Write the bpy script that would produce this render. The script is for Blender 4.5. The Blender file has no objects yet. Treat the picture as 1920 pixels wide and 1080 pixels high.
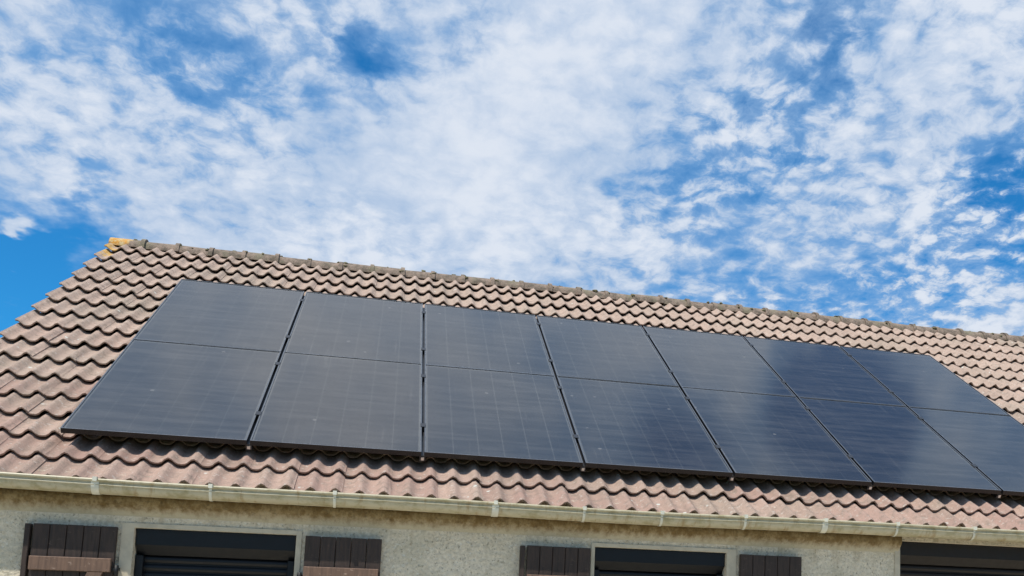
import bpy, bmesh, math, random
from mathutils import Matrix, Vector
random.seed(7)
R = math.radians
scene = bpy.context.scene
COL = scene.collection

# ------------------------------------------------------------------ frame of reference
# X runs along the eaves, Y into the house, Z up.  The lower left corner of the panel
# array (glass level) is (0, 0, Z0); ground is z = 0.
Z0 = 2.95
TH = R(33.27)
U = Vector((0, math.cos(TH), math.sin(TH)))      # up the slope
N = Vector((0, -math.sin(TH), math.cos(TH)))     # out of the roof
O = Vector((0, 0, Z0))

# ------------------------------------------------------------------ camera
cam_d = bpy.data.cameras.new('camera')
cam = bpy.data.objects.new('camera', cam_d); COL.objects.link(cam)
yaw, pit, roll = R(13.39), R(6.39), R(1.97)
fw = Vector((math.sin(yaw)*math.cos(pit), math.cos(yaw)*math.cos(pit), math.sin(pit)))
rt = Vector((math.cos(yaw), -math.sin(yaw), 0)); up = rt.cross(fw)
cr, sr = math.cos(roll), math.sin(roll)
rt2 = cr*rt + sr*up; up2 = -sr*rt + cr*up
CAM = Vector((2.12, -6.802, Z0-.951))
cam.matrix_world = Matrix(((rt2.x, up2.x, -fw.x, CAM.x), (rt2.y, up2.y, -fw.y, CAM.y), (rt2.z, up2.z, -fw.z, CAM.z), (0, 0, 0, 1)))
cam_d.sensor_width = 36; cam_d.lens = 1797.4/1920*36
cam_d.shift_x = (960-1165.4)/1920; cam_d.shift_y = (915.1-540)/1920
cam_d.clip_end = 2000
scene.camera = cam

# ------------------------------------------------------------------ view
scene.render.resolution_x, scene.render.resolution_y = 1024, 576
scene.view_settings.view_transform = 'Standard'; scene.view_settings.look = 'None'
scene.view_settings.exposure = 0.0; scene.view_settings.gamma = 1

# ------------------------------------------------------------------ node helper
class NT:
    def __init__(s, tree): s.t = tree; s.n = tree.nodes; s.l = tree.links
    def set(s, inp, v):
        if isinstance(v, bpy.types.NodeSocket): s.l.new(v, inp)
        elif v is not None:
            try: inp.default_value = v
            except Exception: inp.default_value = (*v, 1) if len(v) == 3 else v
    def node(s, typ, out=0, props=None, **ins):
        nd = s.n.new(typ)
        for k, v in (props or {}).items(): setattr(nd, k, v)
        for k, v in ins.items():
            key = int(k[1:]) if k[0] == 'i' and k[1:].isdigit() else k.replace('_', ' ')
            s.set(nd.inputs[key], v)
        return nd.outputs[out]
    def m(s, op, a, b=None, c=None, clamp=False):
        nd = s.n.new('ShaderNodeMath'); nd.operation = op; nd.use_clamp = clamp
        for i, v in enumerate((a, b, c)): s.set(nd.inputs[i], v)
        return nd.outputs[0]
    def v(s, op, a, b=None, out=0):
        nd = s.n.new('ShaderNodeVectorMath'); nd.operation = op
        s.set(nd.inputs[0], a)
        if b is not None: s.set(nd.inputs[3] if op == 'SCALE' else nd.inputs[1], b)
        return nd.outputs[out]
    def mix(s, f, a, b, blend='MIX'):
        nd = s.n.new('ShaderNodeMix'); nd.data_type = 'RGBA'; nd.blend_type = blend
        s.set(nd.inputs[0], f); s.set(nd.inputs[6], a); s.set(nd.inputs[7], b)
        return nd.outputs[2]
    def rng(s, x, a, b, c=0., d=1., smooth=True):
        nd = s.n.new('ShaderNodeMapRange'); nd.interpolation_type = 'SMOOTHSTEP' if smooth else 'LINEAR'
        for i, q in enumerate((x, a, b, c, d)): s.set(nd.inputs[i], q)
        return nd.outputs[0]
    def noise(s, vec, scale, detail=4, rough=.55, dist=0., out=0, dim='3D'):
        return s.node('ShaderNodeTexNoise', out, dict(noise_dimensions=dim), Vector=vec, Scale=scale, Detail=detail, Roughness=rough, Distortion=dist)

# ------------------------------------------------------------------ world: sky with a broken altocumulus layer
SUN_E, SUN_A = R(63), R(44)      # elevation; degrees to the left of straight in front of the facade
wd = bpy.data.worlds.new('World'); scene.world = wd; wd.use_nodes = True
w = NT(wd.node_tree); w.n.clear()
BLOBS = [(.39, .80, .46, .17, .20), (.30, .88, .37, .10, .10), (-.13, .92, .36, .14, .20), (.05, .93, .35, .12, .12), (.10, .86, .45, .42, .08), (.18, .55, .80, .42, .16), (-0.047, 0.875, 0.481, 0.044, -0.55), (0.045, 0.866, 0.497, 0.029, -0.4), (-0.24, 0.852, 0.465, 0.098, -0.22), (-0.17, 0.886, 0.431, 0.073, -0.22), (-0.318, 0.907, 0.276, 0.063, -0.66), (-0.34, 0.913, 0.223, 0.059, -0.62), (-0.284, 0.906, 0.314, 0.029, -0.4), (0.368, 0.768, 0.524, 0.049, -0.4), (0.454, 0.73, 0.511, 0.024, -0.22), (0.34, 0.8, 0.495, 0.059, -0.17), (0.262, 0.851, 0.455, 0.073, -0.1), (0.286, 0.868, 0.405, 0.063, -0.22), (0.36, 0.82, 0.444, 0.049, -0.14), (0.426, 0.786, 0.448, 0.059, -0.17), (0.535, 0.754, 0.381, 0.044, -0.6), (0.296, 0.895, 0.334, 0.063, -0.22), (0.385, 0.872, 0.303, 0.063, -0.19), (0.478, 0.826, 0.299, 0.088, -0.19), (0.499, 0.725, 0.475, 0.039, -0.14), (-0.282, 0.881, 0.381, 0.107, 0.35), (0.109, 0.878, 0.466, 0.122, 0.18), (0.089, 0.909, 0.407, 0.122, 0.24), (-0.085, 0.931, 0.354, 0.098, 0.2), (0.175, 0.832, 0.527, 0.098, 0.15), (0.418, 0.751, 0.512, 0.024, 0.55), (0.492, 0.706, 0.509, 0.044, 0.4), (0.455, 0.749, 0.481, 0.029, 0.4), (0.405, 0.798, 0.445, 0.02, 0.4), (0.466, 0.786, 0.406, 0.044, 0.3), (0.553, 0.79, 0.265, 0.029, 0.5), (-0.335, 0.895, 0.294, 0.014, 0.9), (-0.331, 0.913, 0.238, 0.024, 0.4), (0.423, 0.565, 0.709, 0.05, -1.1), (0.446, 0.525, 0.725, 0.05, -1.1), (0.459, 0.487, 0.743, 0.05, -1.1), (0.294, 0.513, 0.807, 0.06, -0.8), (0.504, 0.472, 0.723, 0.05, 0.3), (0.323, 0.581, 0.747, 0.06, 0.3), (-0.061, 0.623, 0.78, 0.15, 0.25), (-0.24, 0.528, 0.815, 0.1, 0.1)]
d = w.v('NORMALIZE', w.node('ShaderNodeTexCoord', 'Generated'))
sep = w.n.new('ShaderNodeSeparateXYZ'); w.l.new(d, sep.inputs[0])
dz = w.m('ADD', w.m('MAXIMUM', sep.outputs[2], 0.), .25)
comb = w.n.new('ShaderNodeCombineXYZ')
w.l.new(w.m('DIVIDE', sep.outputs[0], dz), comb.inputs[0]); w.l.new(w.m('DIVIDE', sep.outputs[1], dz), comb.inputs[1])
P = comb.outputs[0]                                    # position on the gently curved cloud layer
wn = w.v('SUBTRACT', w.noise(P, 9., 4, .6, out=1, dim='2D'), (.5, .5, .5))
Pw = w.v('ADD', P, w.v('SCALE', wn, .05))
dw = w.v('ADD', d, w.v('SCALE', wn, .085))
cov = None
for (x, y, z, r, a) in BLOBS:
    q = w.m('DIVIDE', w.v('DISTANCE', dw, (x, y, z), out=1), r)
    g = w.m('MULTIPLY', w.m('EXPONENT', w.m('MULTIPLY', w.m('MULTIPLY', q, q), -1.)), a)
    cov = g if cov is None else w.m('ADD', cov, g)
n1 = w.noise(P, 5., 4, .55, dim='2D')
n2 = w.noise(Pw, 23., 7, .64, dim='2D')
puff = w.node('ShaderNodeTexVoronoi', 0, dict(feature='SMOOTH_F1', voronoi_dimensions='2D'), Vector=Pw, Scale=23., Smoothness=.3)
base = w.m('ADD', w.m('ADD', .62, cov), w.m('MULTIPLY', w.m('SUBTRACT', n1, .5), .8))
fine = w.m('ADD', w.m('MULTIPLY', w.m('SUBTRACT', n2, .5), 1.35), w.m('MULTIPLY', w.m('SUBTRACT', .40, puff), .45))
patch = w.noise(P, 2.6, 3, .5, dim='2D')
crisp = w.rng(w.v('DISTANCE', d, (.44, .77, .44), out=1), .10, .42, 1.60, .75)     # cloud breaks into small puffs to the right
fine = w.m('MULTIPLY', w.m('MULTIPLY', fine, crisp), w.rng(patch, .36, .64, .55, 1.25))
veil = w.rng(w.m('ADD', base, w.m('MULTIPLY', fine, .55)), .10, .70)
body = w.rng(w.m('ADD', base, fine), .42, .90)
blueveil = w.mix(w.rng(n1, .35, .65), (.22, .43, .74), (.33, .51, .77))
lit = w.mix(w.rng(w.m('ADD', w.m('MULTIPLY', base, .45), w.m('ADD', w.m('MULTIPLY', fine, .75), w.m('MULTIPLY', w.m('SUBTRACT', n1, .5), .5))), .18, .78), (.43, .56, .76), (.73, .79, .89))
sky = w.node('ShaderNodeTexSky', 0, dict(sky_type='NISHITA', sun_disc=False, sun_elevation=SUN_E, sun_rotation=math.pi+SUN_A, altitude=60., air_density=1.0, dust_density=.3, ozone_density=2.0))
blue = w.mix(1., w.v('SCALE', sky, .12), (.14, .78, 1.20), 'MULTIPLY')
bg = w.node('ShaderNodeBackground', 0, None, Color=w.mix(body, w.mix(w.m('MULTIPLY', veil, .70), blue, blueveil), lit), Strength=1.0)
w.l.new(bg, w.node('ShaderNodeOutputWorld', 0) if False else w.n.new('ShaderNodeOutputWorld').inputs['Surface'])

# ------------------------------------------------------------------ sun
sd = bpy.data.lights.new('sun', 'SUN'); sd.energy = 5.0; sd.angle = R(.6); sd.color = (1., .95, .87)
sun = bpy.data.objects.new('sun', sd); COL.objects.link(sun)
to_sun = Vector((-math.sin(SUN_A)*math.cos(SUN_E), -math.cos(SUN_A)*math.cos(SUN_E), math.sin(SUN_E)))
sun.rotation_euler = to_sun.to_track_quat('Z', 'Y').to_euler()
sun.location = (0, -10, 20)

# ------------------------------------------------------------------ materials
def material(name):
    m = bpy.data.materials.new(name); m.use_nodes = True
    t = NT(m.node_tree); b = t.n['Principled BSDF']
    return m, t, b
def geo(t): return t.node('ShaderNodeNewGeometry', 'Position')
def bump(t, b, h, strength=.3, dist=.01):
    t.set(b.inputs['Normal'], t.node('ShaderNodeBump', 0, None, Height=h, Strength=strength, Distance=dist))

def m_tile():
    m, t, b = material('concrete_tile')
    p = geo(t)
    rnd = t.m('FRACT', t.m('ADD', t.node('ShaderNodeObjectInfo', 'Random'), t.node('ShaderNodeAttribute', 'Fac', dict(attribute_name='rnd'))))
    sx = t.n.new('ShaderNodeSeparateXYZ'); t.l.new(p, sx.inputs[0])
    age = t.rng(t.m('ADD', sx.outputs[2], t.m('MULTIPLY', t.m('SUBTRACT', rnd, .5), 1.1)), 2.3, 4.4)     # cleaner pink near the gutter
    c1 = t.mix(age, (.45, .305, .24), (.50, .37, .295))
    c2 = t.mix(age, (.37, .23, .185), (.43, .315, .25))
    base = t.mix(t.m('FRACT', t.m('MULTIPLY', rnd, 7.3)), c1, c2)
    big = t.noise(p, 1.3, 4, .6)
    base = t.mix(t.rng(big, .45, .72, 0, .4), base, (.30, .265, .20))
    mid = t.noise(p, 17, 6, .65)
    base = t.mix(t.rng(mid, .46, .70, 0, .62), base, (.205, .165, .13))
    pale = t.noise(p, 33, 4, .6)
    base = t.mix(t.rng(pale, .56, .70, 0, .6), base, (.56, .50, .43))
    fine = t.noise(p, 160, 3, .6)
    base = t.mix(t.rng(fine, .38, .7, 0, .42), base, (.17, .14, .12))
    # orange lichen at the top of the verge
    dl = t.v('DISTANCE', t.v('MULTIPLY', p, (1.25, .8, .8)), (-1.06*1.25, 4.10*.8, (Z0+2.45)*.8), 1)
    li = t.m('ADD', t.noise(p, 11, 5, .7), t.rng(dl, .05, .55, .22, -.5))
    base = t.mix(t.rng(li, .50, .64, 0, .9), base, t.mix(t.rng(t.noise(p, 40, 3), .4, .6), (.60, .30, .05), (.55, .40, .16)))
    sp = t.node('ShaderNodeTexVoronoi', 0, dict(distance='EUCLIDEAN'), Vector=p, Scale=9.)
    spn = t.noise(p, 2.7, 2, .5)
    base = t.mix(t.m('MULTIPLY', t.rng(sp, .10, .16, 1, 0), t.rng(spn, .55, .62)), base, (.55, .54, .48))
    t.set(b.inputs['Base Color'], base); b.inputs['Roughness'].default_value = .88
    b.inputs['Specular IOR Level'].default_value = .25
    bump(t, b, t.m('ADD', t.m('MULTIPLY', mid, .8), fine),   .8, .008)
    return m
def m_ridge():
    m, t, b = material('ridge_tile_concrete')
    p = geo(t); mid = t.noise(p, 14, 6, .7)
    c = t.mix(t.rng(mid, .35, .65), (.12, .095, .07), (.29, .215, .165))
    c = t.mix(t.rng(t.noise(p, 5, 4, .6), .5, .66, 0, .7), c, (.20, .18, .115))
    dl = t.v('DISTANCE', p, (-.97, 4.3, Z0+2.74), 1)
    li = t.m('ADD', t.noise(p, 10, 5, .7), t.rng(dl, .05, .40, .28, -.5))
    c = t.mix(t.rng(li, .50, .66, 0, .92), c, t.mix(t.rng(t.noise(p, 34, 3), .4, .62), (.58, .27, .035), (.56, .42, .20)))
    t.set(b.inputs['Base Color'], c); b.inputs['Roughness'].default_value = .92
    bump(t, b, t.noise(p, 60, 5, .7), .8, .012)
    return m
def m_simple(name, col, rough=.6, metal=0., spec=.5, var=.25, scale=12., bmp=.1, dark=None):
    m, t, b = material(name)
    p = geo(t); nz = t.noise(p, scale, 5, .6)
    dk = dark or tuple(c*.55 for c in col)
    t.set(b.inputs['Base Color'], t.mix(t.rng(nz, .4, .75, 0, var*2), col, dk))
    t.set(b.inputs['Roughness'], t.rng(t.noise(p, scale*2.3, 3), .3, .7, rough*.85, min(1, rough*1.15)))
    b.inputs['Metallic'].default_value = metal; b.inputs['Specular IOR Level'].default_value = spec
    if bmp: bump(t, b, t.noise(p, scale*5, 4), bmp, .004)
    return m
def m_wall():
    m, t, b = material('roughcast_render')
    p = geo(t)
    grain = t.noise(p, 46, 5, .7)
    vor = t.node('ShaderNodeTexVoronoi', 0, None, Vector=t.v('ADD', p, t.v('SCALE', t.noise(p, 30, 2, out=1), .03)), Scale=34.)
    c = t.mix(t.rng(grain, .35, .65), (.76, .67, .52), (.60, .52, .39))
    c = t.mix(t.rng(t.noise(p, 3.2, 5, .6), .45, .7, 0, .4), c, (.40, .36, .25))
    c = t.mix(t.rng(t.noise(p, 62, 3, .6), .56, .70, 0, .65), c, (.22, .185, .13))
    c = t.mix(t.rng(t.noise(p, 53, 3, .6, .3), .60, .70, 0, .6), c, (.80, .77, .68))
    # brown streaks running down, stronger towards the top of the wall
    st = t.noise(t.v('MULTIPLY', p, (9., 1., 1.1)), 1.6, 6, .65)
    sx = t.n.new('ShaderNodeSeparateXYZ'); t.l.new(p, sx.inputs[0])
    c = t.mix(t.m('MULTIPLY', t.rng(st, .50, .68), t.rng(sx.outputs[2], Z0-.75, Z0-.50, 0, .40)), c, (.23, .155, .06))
    t.set(b.inputs['Base Color'], c); b.inputs['Roughness'].default_value = .95; b.inputs['Specular IOR Level'].default_value = .1
    bump(t, b, t.m('ADD', grain, t.m('MULTIPLY', vor, .8)), .7, .010)
    return m
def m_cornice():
    m, t, b = material('brown_eaves_render')
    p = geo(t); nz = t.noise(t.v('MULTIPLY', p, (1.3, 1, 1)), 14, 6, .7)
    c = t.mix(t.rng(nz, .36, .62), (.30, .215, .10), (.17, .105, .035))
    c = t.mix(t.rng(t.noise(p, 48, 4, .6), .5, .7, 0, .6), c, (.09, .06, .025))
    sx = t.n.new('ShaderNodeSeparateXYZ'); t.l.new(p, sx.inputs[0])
    c = t.mix(t.rng(t.m('ADD', sx.outputs[2], t.m('MULTIPLY', t.m('SUBTRACT', nz, .5), .09)), Z0-.556, Z0-.486, 1, 0), c, (.50, .43, .30))  # brown mixes into the wall colour towards the bottom
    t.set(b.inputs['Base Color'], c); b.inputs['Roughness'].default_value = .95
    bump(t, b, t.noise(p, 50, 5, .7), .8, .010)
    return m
def m_gutter():
    m, t, b = material('weathered_cream_gutter')
    p = geo(t); nz = t.noise(t.v('MULTIPLY', p, (1, 1.6, 1.6)), 11, 6, .65)
    c = t.mix(t.rng(nz, .44, .7, 0, .75), (.46, .41, .28), (.27, .23, .11))
    ru = t.noise(t.v('MULTIPLY', p, (3.5, 1, 1)), 5, 6, .7)
    c = t.mix(t.rng(ru, .52, .68, 0, .75), c, (.28, .185, .075))
    t.set(b.inputs['Base Color'], c); b.inputs['Roughness'].default_value = .42
    return m
def m_wood(name, c1, c2, peel=None):
    m, t, b = material(name)
    p = geo(t); g = t.noise(t.v('MULTIPLY', p, (9, 9, .9)), 7, 6, .65)
    c = t.mix(t.rng(g, .35, .68), c1, c2)
    if peel: c = t.mix(t.rng(t.noise(t.v('MULTIPLY', p, (1.5, 1, 4)), 14, 5, .7), .60, .68, 0, .8), c, peel)
    t.set(b.inputs['Base Color'], c); b.inputs['Roughness'].default_value = .7
    bump(t, b, g, .4, .006)
    return m
def m_glass():
    m = bpy.data.materials.new('solar_glass'); m.use_nodes = True
    t = NT(m.node_tree); t.n.clear()
    p = t.node('ShaderNodeTexCoord', 'Object'); wp = geo(t)
    bumpn = t.node('ShaderNodeBump', 0, None, Height=t.noise(wp, 2.2, 2, .5), Strength=.008, Distance=.02)
    fr = t.m('MULTIPLY', t.node('ShaderNodeFresnel', 0, None, IOR=1.9), 1.0)
    gl = t.node('ShaderNodeBsdfGlossy', 0, None, Color=(1, .98, .955, 1), Roughness=.09, Normal=bumpn)
    tr = t.node('ShaderNodeBsdfTransparent', 0, None, Color=(.93, .95, .95, 1))
    s = t.node('ShaderNodeMixShader', 0, None, Fac=fr, i1=tr, i2=gl)
    # thin film of dust: streaks running across, drops running down, a few bird marks
    st = t.noise(t.v('MULTIPLY', wp, (.55, 4., 6.)), 3.2, 6, .65)
    ru = t.noise(t.v('MULTIPLY', wp, (9., .35, .5)), 3.0, 4, .6)
    vo = t.node('ShaderNodeTexVoronoi', 0, None, Vector=wp, Scale=3.3)
    spots = t.rng(vo, .035, .06, 1, 0)
    dust = t.m('ADD', t.rng(st, .36, .75, .028, .080), t.rng(ru, .60, .78, 0, .05))
    dust = t.m('ADD', dust, t.m('MULTIPLY', spots, .16))
    df = t.node('ShaderNodeBsdfDiffuse', 0, None, Color=(.45, .43, .41, 1))
    s = t.node('ShaderNodeMixShader', 0, None, Fac=dust, i1=s, i2=df)
    t.l.new(s, t.n.new('ShaderNodeOutputMaterial').inputs['Surface'])
    return m
def m_ground():
    m, t, b = material('lawn')
    p = geo(t); nz = t.noise(p, .35, 6, .6)
    c = t.mix(t.rng(nz, .40, .62), (.085, .10, .035), (.055, .085, .025))
    c = t.mix(t.rng(t.noise(p, 40, 3), .3, .7, 0, .5), c, (.08, .08, .05))
    t.set(b.inputs['Base Color'], c); b.inputs['Roughness'].default_value = .95
    bump(t, b, t.noise(p, 60, 4), .5, .03)
    return m

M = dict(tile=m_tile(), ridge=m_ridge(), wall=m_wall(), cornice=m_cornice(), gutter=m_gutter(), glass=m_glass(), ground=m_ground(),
    bracket=m_simple('pale_gutter_bracket', (.66, .64, .53), .45, var=.2),
    frame=m_simple('black_anodised_frame', (.009, .009, .010), .30, 0, .45, var=.05, bmp=0),
    lip=m_simple('sky_sheen_lip', (.20, .205, .215), .32, .7, .5, var=.2, bmp=0),  # lighter grey stands in for sky reflection along the black frame edge
    cell=m_simple('monocrystalline_cell', (.012, .014, .022), .35, 0, .5, var=.2, scale=3, bmp=0),
    backsheet=m_simple('panel_backsheet', (.085, .088, .094), .5, var=.1, bmp=0),
    alu=m_simple('bare_aluminium_rail', (.72, .72, .70), .35, .9, var=.1, bmp=0),
    clamp=m_simple('dark_clamp', (.07, .07, .075), .4, .7, var=.1, bmp=0),
    deck=m_simple('roof_underlay', (.03, .027, .025), .9, var=.2),
    board=m_wood('dark_stained_wood', (.046, .028, .020), (.024, .015, .011), (.095, .065, .048)),
    batten=m_wood('faded_red_brown_wood', (.17, .10, .066), (.105, .062, .042), (.40, .29, .22)),
    iron=m_simple('black_ironwork', (.012, .012, .012), .5, .3, var=.1),
    navy=m_simple('anthracite_blue_lacquer', (.006, .007, .009), .42, 0, .3, var=.15, bmp=.03),
    brown=m_simple('dark_brown_lacquer', (.016, .012, .010), .45, 0, .3, var=.15, bmp=.03),
    bounce_slab=m_simple('pale_bounce_concrete', (.62, .56, .45), .9, var=.25, scale=3, bmp=.3),
    reveal=m_simple('smooth_lime_render', (.55, .485, .365), .9, var=.25, scale=9, bmp=.4),
    moss=m_simple('dry_moss', (.17, .15, .075), .95, var=.5, scale=30, bmp=.8),
    verge=m_wood('verge_board_wood', (.20, .15, .11), (.12, .09, .07)))

# ------------------------------------------------------------------ mesh helpers
def link(name, me, parent=None, mat=None):
    o = bpy.data.objects.new(name, me); COL.objects.link(o)
    if mat and not me.materials: me.materials.append(mat)
    if parent: o.parent = parent
    return o
class MB:
    """collects vertices and faces, then links them as one mesh object"""
    def __init__(s): s.v = []; s.f = []; s.sm = []
    def quad(s, a, b, c, e, sm=False):
        i = len(s.v); s.v += [tuple(a), tuple(b), tuple(c), tuple(e)]; s.f.append((i, i+1, i+2, i+3)); s.sm.append(sm)
    def box(s, x0, x1, y0, y1, z0, z1, fn=None):
        fn = fn or (lambda *q: q)
        c = [fn(x, y, z) for z in (z0, z1) for y in (y0, y1) for x in (x0, x1)]
        i = len(s.v); s.v += [tuple(q) for q in c]
        for f in ((0, 2, 3, 1), (4, 5, 7, 6), (0, 1, 5, 4), (2, 6, 7, 3), (0, 4, 6, 2), (1, 3, 7, 5)):
            s.f.append(tuple(i+k for k in f)); s.sm.append(False)
    def sweep(s, prof, x0, x1, closed=False, sm=True, n=1, fn=None):
        """profile of (y, z) pairs extruded along X"""
        fn = fn or (lambda *q: q)
        i = len(s.v); k = len(prof)
        for j in range(n+1):
            x = x0+(x1-x0)*j/n; s.v += [tuple(fn(x, y, z)) for y, z in prof]
        for j in range(n):
            for a in range(k if closed else k-1):
                b = (a+1) % k
                s.f.append((i+j*k+a, i+j*k+b, i+(j+1)*k+b, i+(j+1)*k+a)); s.sm.append(sm)
    def mesh(s, name, mat=None, bevel=0., recalc=True):
        me = bpy.data.meshes.new(name); me.from_pydata(s.v, [], s.f)
        me.polygons.foreach_set('use_smooth', s.sm)
        if mat: me.materials.append(mat)
        bm = bmesh.new(); bm.from_mesh(me)
        if bevel:
            bmesh.ops.bevel(bm, geom=bm.edges[:], offset=bevel, segments=1, affect='EDGES', clamp_overlap=True)
        if recalc: bmesh.ops.recalc_face_normals(bm, faces=bm.faces[:])
        bm.to_mesh(me); bm.free(); me.update()
        return me
    def build(s, name, mat, parent=None, bevel=0.): return link(name, s.mesh(name, mat, bevel), parent)
def roof(x, sl, o): return O + Vector((x, 0, 0)) + U*sl + N*o
def px(p):
    v = p-CAM; zc = v.dot(fw)
    return 1165.4+1797.4*v.dot(rt2)/zc, 915.1-1797.4*v.dot(up2)/zc
def empty(name, loc):
    o = bpy.data.objects.new(name, None); COL.objects.link(o); o.location = loc; o.empty_display_size = .2
    return o
def tag(o, label=None, cat=None, group=None, kind=None):
    for k, v in (('label', label), ('category', cat), ('group', group), ('kind', kind)):
        if v: o[k] = v
    return o

# ================================================================== setting
g = MB(); g.quad((-600, -600, 0), (600, -600, 0), (600, 600, 0), (-600, 600, 0))
tag(g.build('ground', M['ground']), 'lawn around the house', kind='structure')
g = MB(); g.box(-2.2, 13.6, -5.2, -.19, -.1, .06)  # unseen pale slab, added to bounce sunlight onto the wall and gutter
tag(g.build('bounce_slab', M['bounce_slab'], None, .01), 'unseen pale slab added along the facade to bounce sunlight', kind='structure')

# ================================================================== house
X0, X1 = -.93, 12.4
RIDGE = 5.06
house = empty('house', (0, 0, 0))
tag(house, 'single storey rendered house with brown concrete tile roof and cream gutter', 'house')
WY = -.20                                   # face of the front wall
YR = roof(0, RIDGE, -.2).y
YB = 2*YR-WY
ZE = Z0-.30
# openings of the front wall: (x0, x1, z0, z1)
W1 = (.545, 1.515, Z0-1.95, Z0-.632); W2 = (3.515, 4.490, Z0-1.95, Z0-.618); DR = (5.885, 8.3, .02, Z0-.462)
opn = (W1, W2, DR)
wb = MB()
xs = sorted({X0, X1, *[v for o_ in opn for v in o_[:2]]}); zs = sorted({-.05, ZE, *[v for o_ in opn for v in o_[2:]]})
for a, b in zip(xs, xs[1:]):
    for c, e in zip(zs, zs[1:]):
        if any(o_[0] <= a and b <= o_[1] and o_[2] <= c and e <= o_[3] for o_ in opn): continue
        wb.quad((a, WY, c), (b, WY, c), (b, WY, e), (a, WY, e))
for (a, b, c, e) in opn:                     # reveals
    y1 = WY+.30
    wb.quad((a, WY, c), (a, y1, c), (a, y1, e), (a, WY, e)); wb.quad((b, WY, e), (b, y1, e), (b, y1, c), (b, WY, c))
    wb.quad((a, WY, e), (a, y1, e), (b, y1, e), (b, WY, e)); wb.quad((a, WY, c), (b, WY, c), (b, y1, c), (a, y1, c))
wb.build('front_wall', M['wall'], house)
ZR = roof(0, RIDGE, -.22).z
for x in (X0, X1):
    gb = MB(); i = [(x, WY, -.05), (x, YB, -.05), (x, YB, ZE), (x, YR, ZR), (x, WY, ZE)]
    gb.v += i; gb.f.append((0, 1, 2, 3, 4)); gb.sm.append(False); gb.build('gable_wall', M['wall'], house)
bw = MB(); bw.quad((X0, YB, -.05), (X1, YB, -.05), (X1, YB, ZE), (X0, YB, ZE)); bw.build('back_wall', M['wall'], house)
# dark room behind the openings so no light comes through
dk = MB(); dk.box(X0+.3, X1-.3, WY+.33, WY+.36, 0, ZE-.05); dk.build('inner_partition', M['brown'], house)

# moulding with the brown band under the gutter, paler towards its lower edge
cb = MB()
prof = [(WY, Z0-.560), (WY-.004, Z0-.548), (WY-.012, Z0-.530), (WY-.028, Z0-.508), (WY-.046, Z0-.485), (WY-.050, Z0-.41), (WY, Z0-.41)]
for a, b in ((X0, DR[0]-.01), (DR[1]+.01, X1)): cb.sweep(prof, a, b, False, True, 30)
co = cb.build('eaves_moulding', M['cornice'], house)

# ------------------------------------------------------------------ roof
rb = MB()
def back(p): return Vector((p.x, 2*YR-p.y, p.z))
for fn in (lambda p: p, back):
    rb.quad(*[fn(roof(x, sl, -.19)) for x, sl in ((X0-.02, -.38), (X1+.02, -.38), (X1+.02, RIDGE), (X0-.02, RIDGE))])
roofo = rb.build('roof', M['deck'], house)
TW, PIT = .306, .153
def crest(x):
    c = .5+.5*math.cos(2*math.pi*(x-.117)/PIT)
    return .043*(c**1.8)
def tile_geo(xa, xb, nseg, L=.43):
    """one double wave tile: rounded nose, hollow underside; local x across, y up the slope, z outwards"""
    vs, fs, sm = [], [], []
    xs = [xa+(xb-xa)*i/nseg for i in range(nseg+1)]
    def row(y, dz):
        i = len(vs)
        for x in xs: vs.append((x, y, crest(x)+dz+.043*(1-y/.355)+.004*(x-xa)/(xb-xa)))
        return i
    def strip(a, b, s):
        for k in range(nseg): fs.append((a+k, a+k+1, b+k+1, b+k)); sm.append(s)
    r0 = row(L, 0); r1 = row(.012, 0); r2 = row(0, -.005)
    strip(r1, r0, True); strip(r2, r1, True)
    r3 = row(0, -.005); r4 = row(.002, -.017); strip(r4, r3, False)
    r5 = row(.002, -.017); r6 = row(.13, -.015); strip(r6, r5, True)
    for k, flip in ((0, 0), (nseg, 1)):
        f = (r0+k, r1+k, r5+k, r6+k); fs.append(f[::-1] if flip else f); sm.append(False)
    return vs, fs, sm
def tile_mesh(name, xa, xb, nseg):
    vs, fs, sm = tile_geo(xa, xb, nseg)
    me = bpy.data.meshes.new(name); me.from_pydata(vs, [], fs); me.polygons.foreach_set('use_smooth', sm)
    me.materials.append(M['tile']); me.update()
    return me
me_tile = tile_mesh('roof_tile', -.004, .314, 16)
me_verge = tile_mesh('roof_tile_verge', -.045, .314, 18)
ROWS = [-.46, -.165, .14, .46, .80] + [1.16+.36*k for k in range(11)]
NC = int(math.ceil((X1+.05+.971)/TW))
BASE = -.171
tiles = []
for j, sl in enumerate(ROWS):
    for i in range(NC):
        x = -.971+TW*i
        tiles.append([i, j, x, sl])
def shows(t):
    i, j, x, sl = t
    if sl > 5.0: return 0
    q = [px(roof(x+a, sl+b, -.12)) for a, b in ((0, 0), (TW, 0), (TW, .355), (0, .355))]
    cx_ = sum(a for a, _ in q)/4; cy_ = sum(b for _, b in q)/4
    if cx_ < -25 or cx_ > 1945: return 0
    xc, sc = x+TW/2, sl+.17
    if .02 < xc < 8.2 and .33 < sc < 3.62: return 0
    a = 0
    for k in range(4):
        x1, y1 = q[k]; x2, y2 = q[(k+1) % 4]; a += x1*y2-x2*y1
    return abs(a)/2
ranked = sorted(tiles, key=shows, reverse=True)
single = [t for t in ranked[:300] if shows(t) > 0]
keys = {(t[0], t[1]) for t in single}
BAS = Matrix(((1, 0, 0), (0, U.y, N.y), (0, U.z, N.z))).to_4x4()
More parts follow.
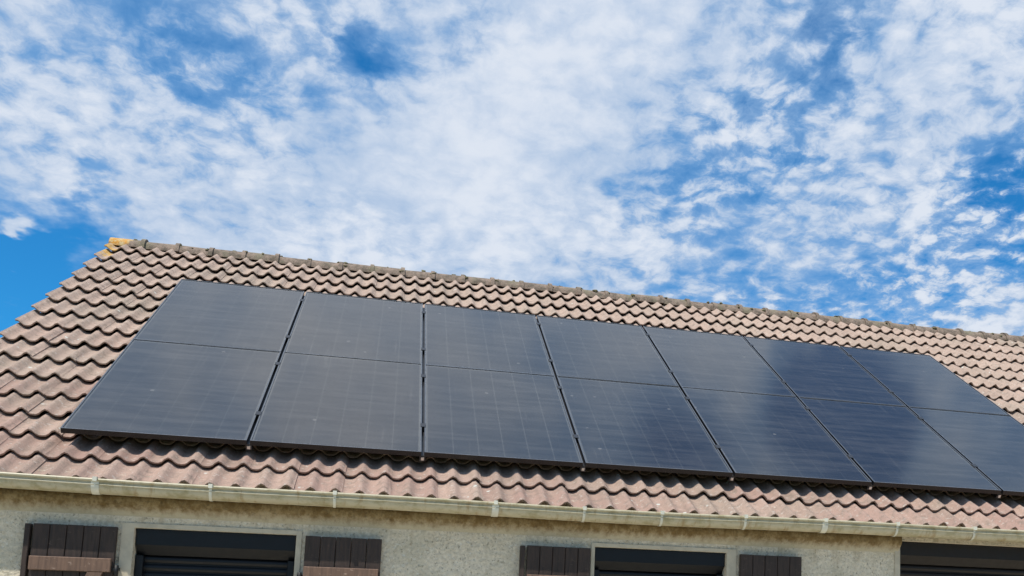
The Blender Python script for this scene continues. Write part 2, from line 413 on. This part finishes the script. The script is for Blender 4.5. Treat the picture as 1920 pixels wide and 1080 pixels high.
def tile_matrix(i, j, x, sl):
    rr = random.Random(i*131+j*977)
    loc = roof(x+rr.uniform(-.003, .003), sl+rr.uniform(-.010, .010)+.010*math.sin(x*1.3+j), BASE+rr.uniform(-.002, .003))
    mt = Matrix.Translation(loc) @ BAS @ Matrix.Rotation(rr.uniform(-.012, .012), 4, 'Z') @ Matrix.Rotation(rr.uniform(-.006, .006), 4, 'Y')
    return mt
rest_v, rest_f, rest_s, rest_r = [], [], [], []
gv, gf, gs = tile_geo(-.004, .314, 16); gv2, gf2, gs2 = tile_geo(-.045, .314, 18)
for t in tiles:
    mt = tile_matrix(*t)
    if (t[0], t[1]) in keys:
        o = link('roof_tile', me_verge if t[0] == 0 else me_tile, roofo); o.matrix_world = mt
    else:
        V, F, S = (gv2, gf2, gs2) if t[0] == 0 else (gv, gf, gs)
        b = len(rest_v); rest_v += [tuple(mt @ Vector(v)) for v in V]
        rest_f += [tuple(b+k for k in f) for f in F]; rest_s += S
        rest_r += [random.Random(t[0]*17+t[1]*31).random()]*len(V)
        if t[1] < 16:      # the same tile on the rear slope
            b = len(rest_v); rest_v += [tuple(back(mt @ Vector(v))) for v in V]
            rest_f += [tuple(b+k for k in f)[::-1] for f in F]; rest_s += S
            rest_r += [random.random()]*len(V)
me = bpy.data.meshes.new('roof_tiles'); me.from_pydata(rest_v, [], rest_f); me.polygons.foreach_set('use_smooth', rest_s)
at = me.attributes.new('rnd', 'FLOAT', 'POINT'); at.data.foreach_set('value', rest_r)
me.materials.append(M['tile']); me.update()
tag(link('roof_tiles', me, roofo), kind='stuff')

# ridge tiles: half round with a raised collar at one end
RL = .345
apex = roof(0, RIDGE, -.12)
def ridge_mesh():
    b = MB(); n = 12
    def arc(r, z=0): return [(math.cos(math.pi*(k/n))*r*1.08, math.sin(math.pi*(k/n))*r+z) for k in range(n+1)]
    b.sweep(arc(.112), 0, RL, False, True, 2)
    b.sweep(arc(.098), 0, RL, False, True, 1)
    b.sweep(arc(.130), RL-.030, RL+.012, False, True, 1)
    for x, ra, rc in ((0, .098, .112), (RL-.030, .112, .130), (RL+.012, .098, .130)):
        A, C = arc(ra), arc(rc)
        for k in range(n): b.quad((x, *A[k]), (x, *A[k+1]), (x, *C[k+1]), (x, *C[k]))
    for sgn in (0, -1):
        b.quad((0, *arc(.098)[sgn]), (RL, *arc(.098)[sgn]), (RL, *arc(.112)[sgn]), (0, *arc(.112)[sgn]))
    return b.mesh('ridge_tile', M['ridge'])
me_ridge = ridge_mesh()
x = -1.03
rx = random.Random(3)
while x < X1:
    o = link('ridge_tile', me_ridge, roofo)
    o.matrix_world = Matrix.Translation((x, YR+rx.uniform(-.006, .006), apex.z-.058+rx.uniform(-.006, .008))) @ Matrix.Rotation(rx.uniform(-.02, .02), 4, 'Y') @ Matrix.Rotation(rx.uniform(-.02, .02), 4, 'Z')
    x += RL
# moss cushions along the ridge
bm = bmesh.new()
for k in range(150):
    xx = rx.uniform(-.9, 10.5) if k % 3 else -1.03+RL*rx.randint(0, 30)+rx.uniform(-.03, .03)
    ang = rx.uniform(.15, .85)*math.pi; rr = .112
    s_ = rx.uniform(.010, .026)
    mt = Matrix.Translation((xx, YR+math.cos(ang)*rr*1.08, apex.z-.058+math.sin(ang)*rr)) @ Matrix.Rotation(rx.uniform(0, 3), 4, 'Z') @ Matrix.Diagonal((s_*rx.uniform(.9, 2.2), s_, s_*rx.uniform(.5, 1.), 1))
    r_ = bmesh.ops.create_icosphere(bm, subdivisions=1, radius=1, matrix=mt)
    for v in r_['verts']: v.co += Vector((rx.uniform(-1, 1), rx.uniform(-1, 1), rx.uniform(-1, 1)))*s_*.25
me = bpy.data.meshes.new('moss'); bm.to_mesh(me); bm.free()
for p_ in me.polygons: p_.use_smooth = True
tag(link('moss', me, roofo, M['moss']), kind='stuff')
# verge boards
for x in (X0-.045, X1+.02):
    vb = MB(); vb.box(x, x+.022, -.44, RIDGE-.02, -.30, -.172, fn=lambda a, b_, c: tuple(roof(a, b_, c)))
    vb.build('verge_board', M['verge'], roofo)

# ------------------------------------------------------------------ gutter
GY, GZ = -.338, Z0-.385
gut = empty('gutter', (0, GY, GZ)); gut.parent = house
tag(gut, 'cream half round gutter with moss and rust stains')
def gprof(r, back_up=.02):
    pr = [(-r, .022)] + [(-r*math.cos(math.pi*k/14), -r*math.sin(math.pi*k/14)) for k in range(15)] + [(r, .022+back_up)]
    return pr
def sag(x): return -.010*math.sin((x-1.0)*.62)-.004*math.sin(x*2.1)
joints = [X0-.09, .344, 2.784, 5.173, 7.9, 10.4, X1+.08]
for a, b in zip(joints, joints[1:]):
    m_ = MB(); fn = lambda x, y, z: (x, y, z+sag(x))
    m_.sweep(gprof(.058), a+.004, b-.004, False, True, 14, fn); m_.sweep(gprof(.055), a+.004, b-.004, False, True, 14, fn)
    bead = [(-.060+.0105*math.cos(q*math.pi/4), .024+.0100*math.sin(q*math.pi/4)) for q in range(8)]
    m_.sweep(bead, a+.004, b-.004, True, True, 14, fn)
    # shallow raised rib under the bead
    rib = [(-.0585+.004*math.cos(q*math.pi/3), -.004+.006*math.sin(q*math.pi/3)) for q in range(6)]
    m_.sweep(rib, a+.004, b-.004, True, True, 14, fn)
    o = m_.build('gutter_length', M['gutter'], gut); o.location = (0, 0, 0)
for x in (.344, 1.003, 1.75, 2.784, 3.389, 3.94, 4.558, 5.173, 5.75, 6.392, 7.1, 7.9, 9., 10.4, 11.4):
    m_ = MB(); wdt = .018 if x not in joints else .045
    m_.sweep(gprof(.0620, .0), x-wdt/2, x+wdt/2, False, True, 1)
    m_.box(x-.012, x+.012, -.080, -.046, .016, .042)          # clip over the bead
    m_.box(x-.010, x+.010, -.062, .082, .030, .036)           # strap to the fascia
    o = m_.build('gutter_bracket', M['bracket'], gut); o.location = (0, 0, sag(x))
for e in (X0-.09, X1+.08):
    m_ = MB(); pr = gprof(.058); m_.v += [(e, *q) for q in pr]; m_.f.append(tuple(range(len(pr)))); m_.sm.append(False)
    m_.build('gutter_end', M['gutter'], gut)

# ------------------------------------------------------------------ windows with roller shutters
def window(x0, x1, z0, z1, label, mat, boxh, wide_guide=.045, name='window', ydep=.0):
    wn = empty(name, ((x0+x1)/2, WY, z0)); wn.parent = house; wn['label'] = label
    off = Vector((-(x0+x1)/2, -WY, -z0))
    def add(m_, nm, mt, bevel=0.):
        for k, v in enumerate(m_.v): m_.v[k] = tuple(Vector(v)+off)
        return m_.build(nm, mt, wn, bevel)
    b = MB(); yb = WY+.02+ydep
    # roller box: square top, sloping chin
    pr = [(yb, z1-.008), (yb, z1-boxh*.62), (yb+.06, z1-boxh), (yb+.22, z1-boxh), (yb+.22, z1-.008)]
    b.sweep(pr, x0+.006, x1-.006, True, False, 1)
    for x in (x0+.006, x1-.006):
        i = len(b.v); b.v += [(x, *q) for q in pr]; b.f.append(tuple(range(i, i+5))); b.sm.append(False)
    add(b, 'roller_box', mat)
    b = MB(); b.box(x0+.002, x1-.002, yb-.006, yb+.02, z1-.012, z1-.001); add(b, 'box_trim', mat)
    for x in (x0+.004, x1-.004-wide_guide):
        b = MB(); b.box(x, x+wide_guide, yb+.03, yb+.10, z0, z1-boxh-.002); add(b, 'guide_rail', mat, .004)
    z = z1-boxh-.004; sh = .052
    b0 = MB()
    arc = [(yb+.085-.012*math.sin(math.pi*k/5)**.6 if 0 < k < 5 else yb+.085, -sh*.86*k/5) for k in range(6)]
    b0.sweep(arc, x0+wide_guide, x1-wide_guide, False, True, 1); b0.box(x0+wide_guide, x1-wide_guide, yb+.088, yb+.094, -sh, 0)
    for k, v in enumerate(b0.v): b0.v[k] = tuple(Vector(v)+Vector((off.x, off.y, 0)))
    me = b0.mesh('slat', mat)
    while z-sh > z0:
        o = link('slat', me, wn); o.location = (0, 0, z-z0); z -= sh
    b = MB(); b.box(x0+wide_guide, x1-wide_guide, yb+.07, yb+.10, z0+.0, z0+.05); add(b, 'bottom_bar', mat, .004)
    return wn, add
def surround(add, x0, x1, z0, z1, wl, wr, wt):
    b = MB(); y0, y1 = WY-.010, WY+.004
    b.box(x0-wl, x0-.002, y0, y1, z0, z1+wt); b.box(x1+.002, x1+wr, y0, y1, z0, z1+wt); b.box(x0-.002, x1+.002, y0, y1, z1+.002, z1+wt)
    add(b, 'window_surround', M['reveal'])
    b = MB(); b.box(x0-.10, x1+.10, WY-.05, WY+.02, z0-.07, z0-.003); add(b, 'window_sill', M['reveal'], .006)
wa, add = window(*W1, 'window with its anthracite roller shutter down, under the left end of the panels', M['navy'], .165)
surround(add, *W1, .075, .035, .030)
wb2, add = window(*W2, 'window with its dark roller shutter down, middle of the facade', M['navy'], .155)
surround(add, *W2, .028, .075, .028)
dd, add = window(*DR, 'wide dark brown roller door tight under the gutter at the right', M['brown'], .17, .05, 'door', ydep=.06)
b = MB(); b.box(DR[0]-.045, DR[0]-.002, WY-.006, WY+.006, 0.0, DR[3]); add(b, 'door_surround', M['reveal'])

# ------------------------------------------------------------------ wooden shutters folded back on the wall
def shutter(x0, x1, z0, z1, label, hinge_side, edge_stile=False):
    s = empty('shutter', ((x0+x1)/2, WY, z0)); s.parent = house; s['label'] = label
    off = Vector((-(x0+x1)/2, -WY, -z0))
    def add(m_, nm, mt, bevel=0.):
        for k, v in enumerate(m_.v): m_.v[k] = tuple(Vector(v)+off)
        return m_.build(nm, mt, s, bevel)
    yb, yf = WY-.022, WY-.052
    xa = x0
    if edge_stile:
        b = MB(); b.box(x0, x0+.030, yf-.004, WY-.004, z0, z1-.004); add(b, 'edge_stile', M['board'], .003)
        xa = x0+.044
    nb = 5; wdt = (x1-xa)/nb
    rr = random.Random(int(x0*100))
    for k in range(nb):
        b = MB(); b.box(xa+k*wdt+.0017, xa+(k+1)*wdt-.0017, yf+rr.uniform(-.002, .002), yb, z0+rr.uniform(0, .003), z1-rr.uniform(0, .0025)); add(b, 'board', M['board'], .003)
    h = z1-z0
    zb = [z1-.285, z0+.20]
    for z in zb:
        b = MB(); b.box(xa+.004, x1-.012, yf-.030, yf-.003, z, z+.085); add(b, 'batten', M['batten'], .004)
    # diagonal brace between the battens
    b = MB(); x_a, x_b = (x1-.10, xa+.08)
    if hinge_side > 0: x_a, x_b = xa+.08, x1-.10
    t0, t1 = zb[1]+.087, zb[0]-.002
    vs = [(x_b-.04, t1), (x_b+.045, t1), (x_a+.045, t0), (x_a-.04, t0)]
    i = len(b.v)
    b.v += [(x, yf-.028, z) for x, z in vs]+[(x, yf-.003, z) for x, z in vs]
    for f in ((0, 1, 2, 3), (4, 7, 6, 5), (0, 4, 5, 1), (1, 5, 6, 2), (2, 6, 7, 3), (3, 7, 4, 0)): b.f.append(f); b.sm.append(False)
    add(b, 'brace', M['batten'])
    xh = x1 if hinge_side > 0 else x0
    for z in zb:
        b = MB(); sgn = hinge_side
        b.box(min(xh, xh+sgn*.030)-.004, max(xh, xh+sgn*.030)-.004, yf-.012, WY-.001, z+.010, z+.030)
        n = 8; cx_ = xh+sgn*.018
        prof = [(cx_+.013*math.cos(2*math.pi*k/n), yf-.012+.013*math.sin(2*math.pi*k/n)) for k in range(n)]
        i = len(b.v); b.v += [(x, y, z-.025) for x, y in prof]+[(x, y, z+.045) for x, y in prof]
        for k in range(n): b.f.append((i+k, i+(k+1) % n, i+n+(k+1) % n, i+n+k)); b.sm.append(True)
        b.f.append(tuple(range(i+n, i+2*n))); b.sm.append(False); b.f.append(tuple(range(i+n-1, i-1, -1))); b.sm.append(False)
        add(b, 'hinge', M['iron'])
    return s
SZ0, SZ1 = Z0-1.97, Z0-.632
shutter(-.062, .455, SZ0, SZ1, 'brown plank shutter with faded red batten, far left of the facade', 1, True)
shutter(1.575, 2.062, SZ0, SZ1-.002, 'brown plank shutter with faded red batten, right of the first window', -1)
shutter(2.985, 3.475, SZ0, SZ1+.002, 'brown plank shutter left of the middle window', 1, True)
shutter(4.580, 5.060, SZ0, SZ1+.008, 'brown plank shutter right of the middle window', -1)

# ================================================================== solar array: two rows of seven framed panels
PW, PH, PT = 1.134, 1.7692, .035
STX, STY = 1.155, 1.7706
panel_meshes = {}
def panel_parts():
    fr = MB(); lip = .009
    fr.box(0, PW, 0, lip, -PT, 0); fr.box(0, PW, PH-lip, PH, -PT, 0); fr.box(0, lip, lip, PH-lip, -PT, 0); fr.box(PW-lip, PW, lip, PH-lip, -PT, 0)
    lp = MB(); e0 = .0005
    lp.box(0, PW, 0, lip, e0, .0016); lp.box(0, PW, PH-lip, PH, e0, .0016); lp.box(0, lip, lip+e0, PH-lip-e0, e0, .0016); lp.box(PW-lip, PW, lip+e0, PH-lip-e0, e0, .0016)
    gl = MB(); gl.quad((lip, lip, -.0015), (PW-lip, lip, -.0015), (PW-lip, PH-lip, -.0015), (lip, PH-lip, -.0015))
    bs = MB(); bs.box(lip, PW-lip, lip, PH-lip, -.012, -.008)
    cols = []
    mx, my, gp = .022, .028, .0045
    cw = (PW-2*mx-5*gp)/6
    c = MB(); rows = 20; rh = (PH-2*my-.003)/rows
    for k in range(rows):
        y = my+k*rh+(.003 if k >= rows//2 else 0)
        c.quad((0, y+.0008, -.0055), (cw, y+.0008, -.0055), (cw, y+rh-.0008, -.0055), (0, y+rh-.0008, -.0055))
    return fr.mesh('frame', M['frame']), lp.mesh('frame_lip', M['lip']), gl.mesh('glass', M['glass'], recalc=False), bs.mesh('backsheet', M['backsheet']), c.mesh('cell_column', M['cell']), [mx+k*(cw+gp) for k in range(6)]
fm, lm, gm, bm_, cm, cxs = panel_parts()
where = ['leftmost', 'second from the left', 'third from the left', 'middle one', 'third from the right', 'second from the right', 'rightmost']
prand = random.Random(11)
for r_ in range(2):
    for c_ in range(7):
        p_ = empty('solar_panel', (0, 0, 0))
        tilt = Matrix.Rotation(prand.uniform(-.0015, .0015), 4, 'X') @ Matrix.Rotation(prand.uniform(-.0015, .0015), 4, 'Y')
        p_.matrix_world = Matrix.Translation(roof(c_*STX, r_*STY, 0)) @ BAS @ tilt
        tag(p_, 'black framed solar panel, %s in the %s row of the roof array' % (where[c_], ('lower', 'upper')[r_]), 'solar panel', 'solar panels on the roof')
        for nm, me in (('frame', fm), ('frame_lip', lm), ('glass', gm), ('backsheet', bm_)): link(nm, me, p_)
        for xx in cxs:
            o = link('cell_column', cm, p_); o.location = (xx, 0, 0)
# mounting rails up the slope, under the seams, with clamps between the frames
rail_x = [.10]+[k*STX-(STX-PW)/2 for k in range(1, 7)]+[7*STX-.12]
CL = [.46, 1.48, 2.15, 3.24]
for k, x in enumerate(rail_x):
    rl = empty('mounting_rail', roof(x, 0, -.06))
    rl.matrix_world = Matrix.Translation(roof(x, 0, -.058)) @ BAS
    wh = 'under the left edge of the solar array' if k == 0 else 'under the right edge of the solar array' if k == 7 else 'under the %s vertical seam of the solar array from the left' % ('first', 'second', 'third', 'fourth', 'fifth', 'sixth')[k-1]
    tag(rl, 'mounting rail '+wh, 'rail', 'mounting rails')
    b = MB(); b.box(-.020, .020, .02 if 0 < k < 7 else .3, 3.53, -.022, .021); b.build('rail_profile', M['clamp'], rl)
    b = MB(); b.box(-.010, .010, .010, .0195, -.012, .010)
    if 0 < k < 7: b.build('rail_end', M['alu'], rl)
    for s_ in (.36, .9, 1.9, 2.9, 3.4):
        b = MB(); b.box(-.016, .016, s_-.02, s_+.02, -.095, -.023); b.build('roof_hook', M['alu'], rl)
    if 0 < k < 7:
        for s_ in CL:
            b = MB(); b.box(-.0095, .0095, s_-.03, s_+.03, .022, .056); b.box(-.019, .019, s_-.03, s_+.03, .0595, .0635); b.build('clamp', M['clamp'], rl)
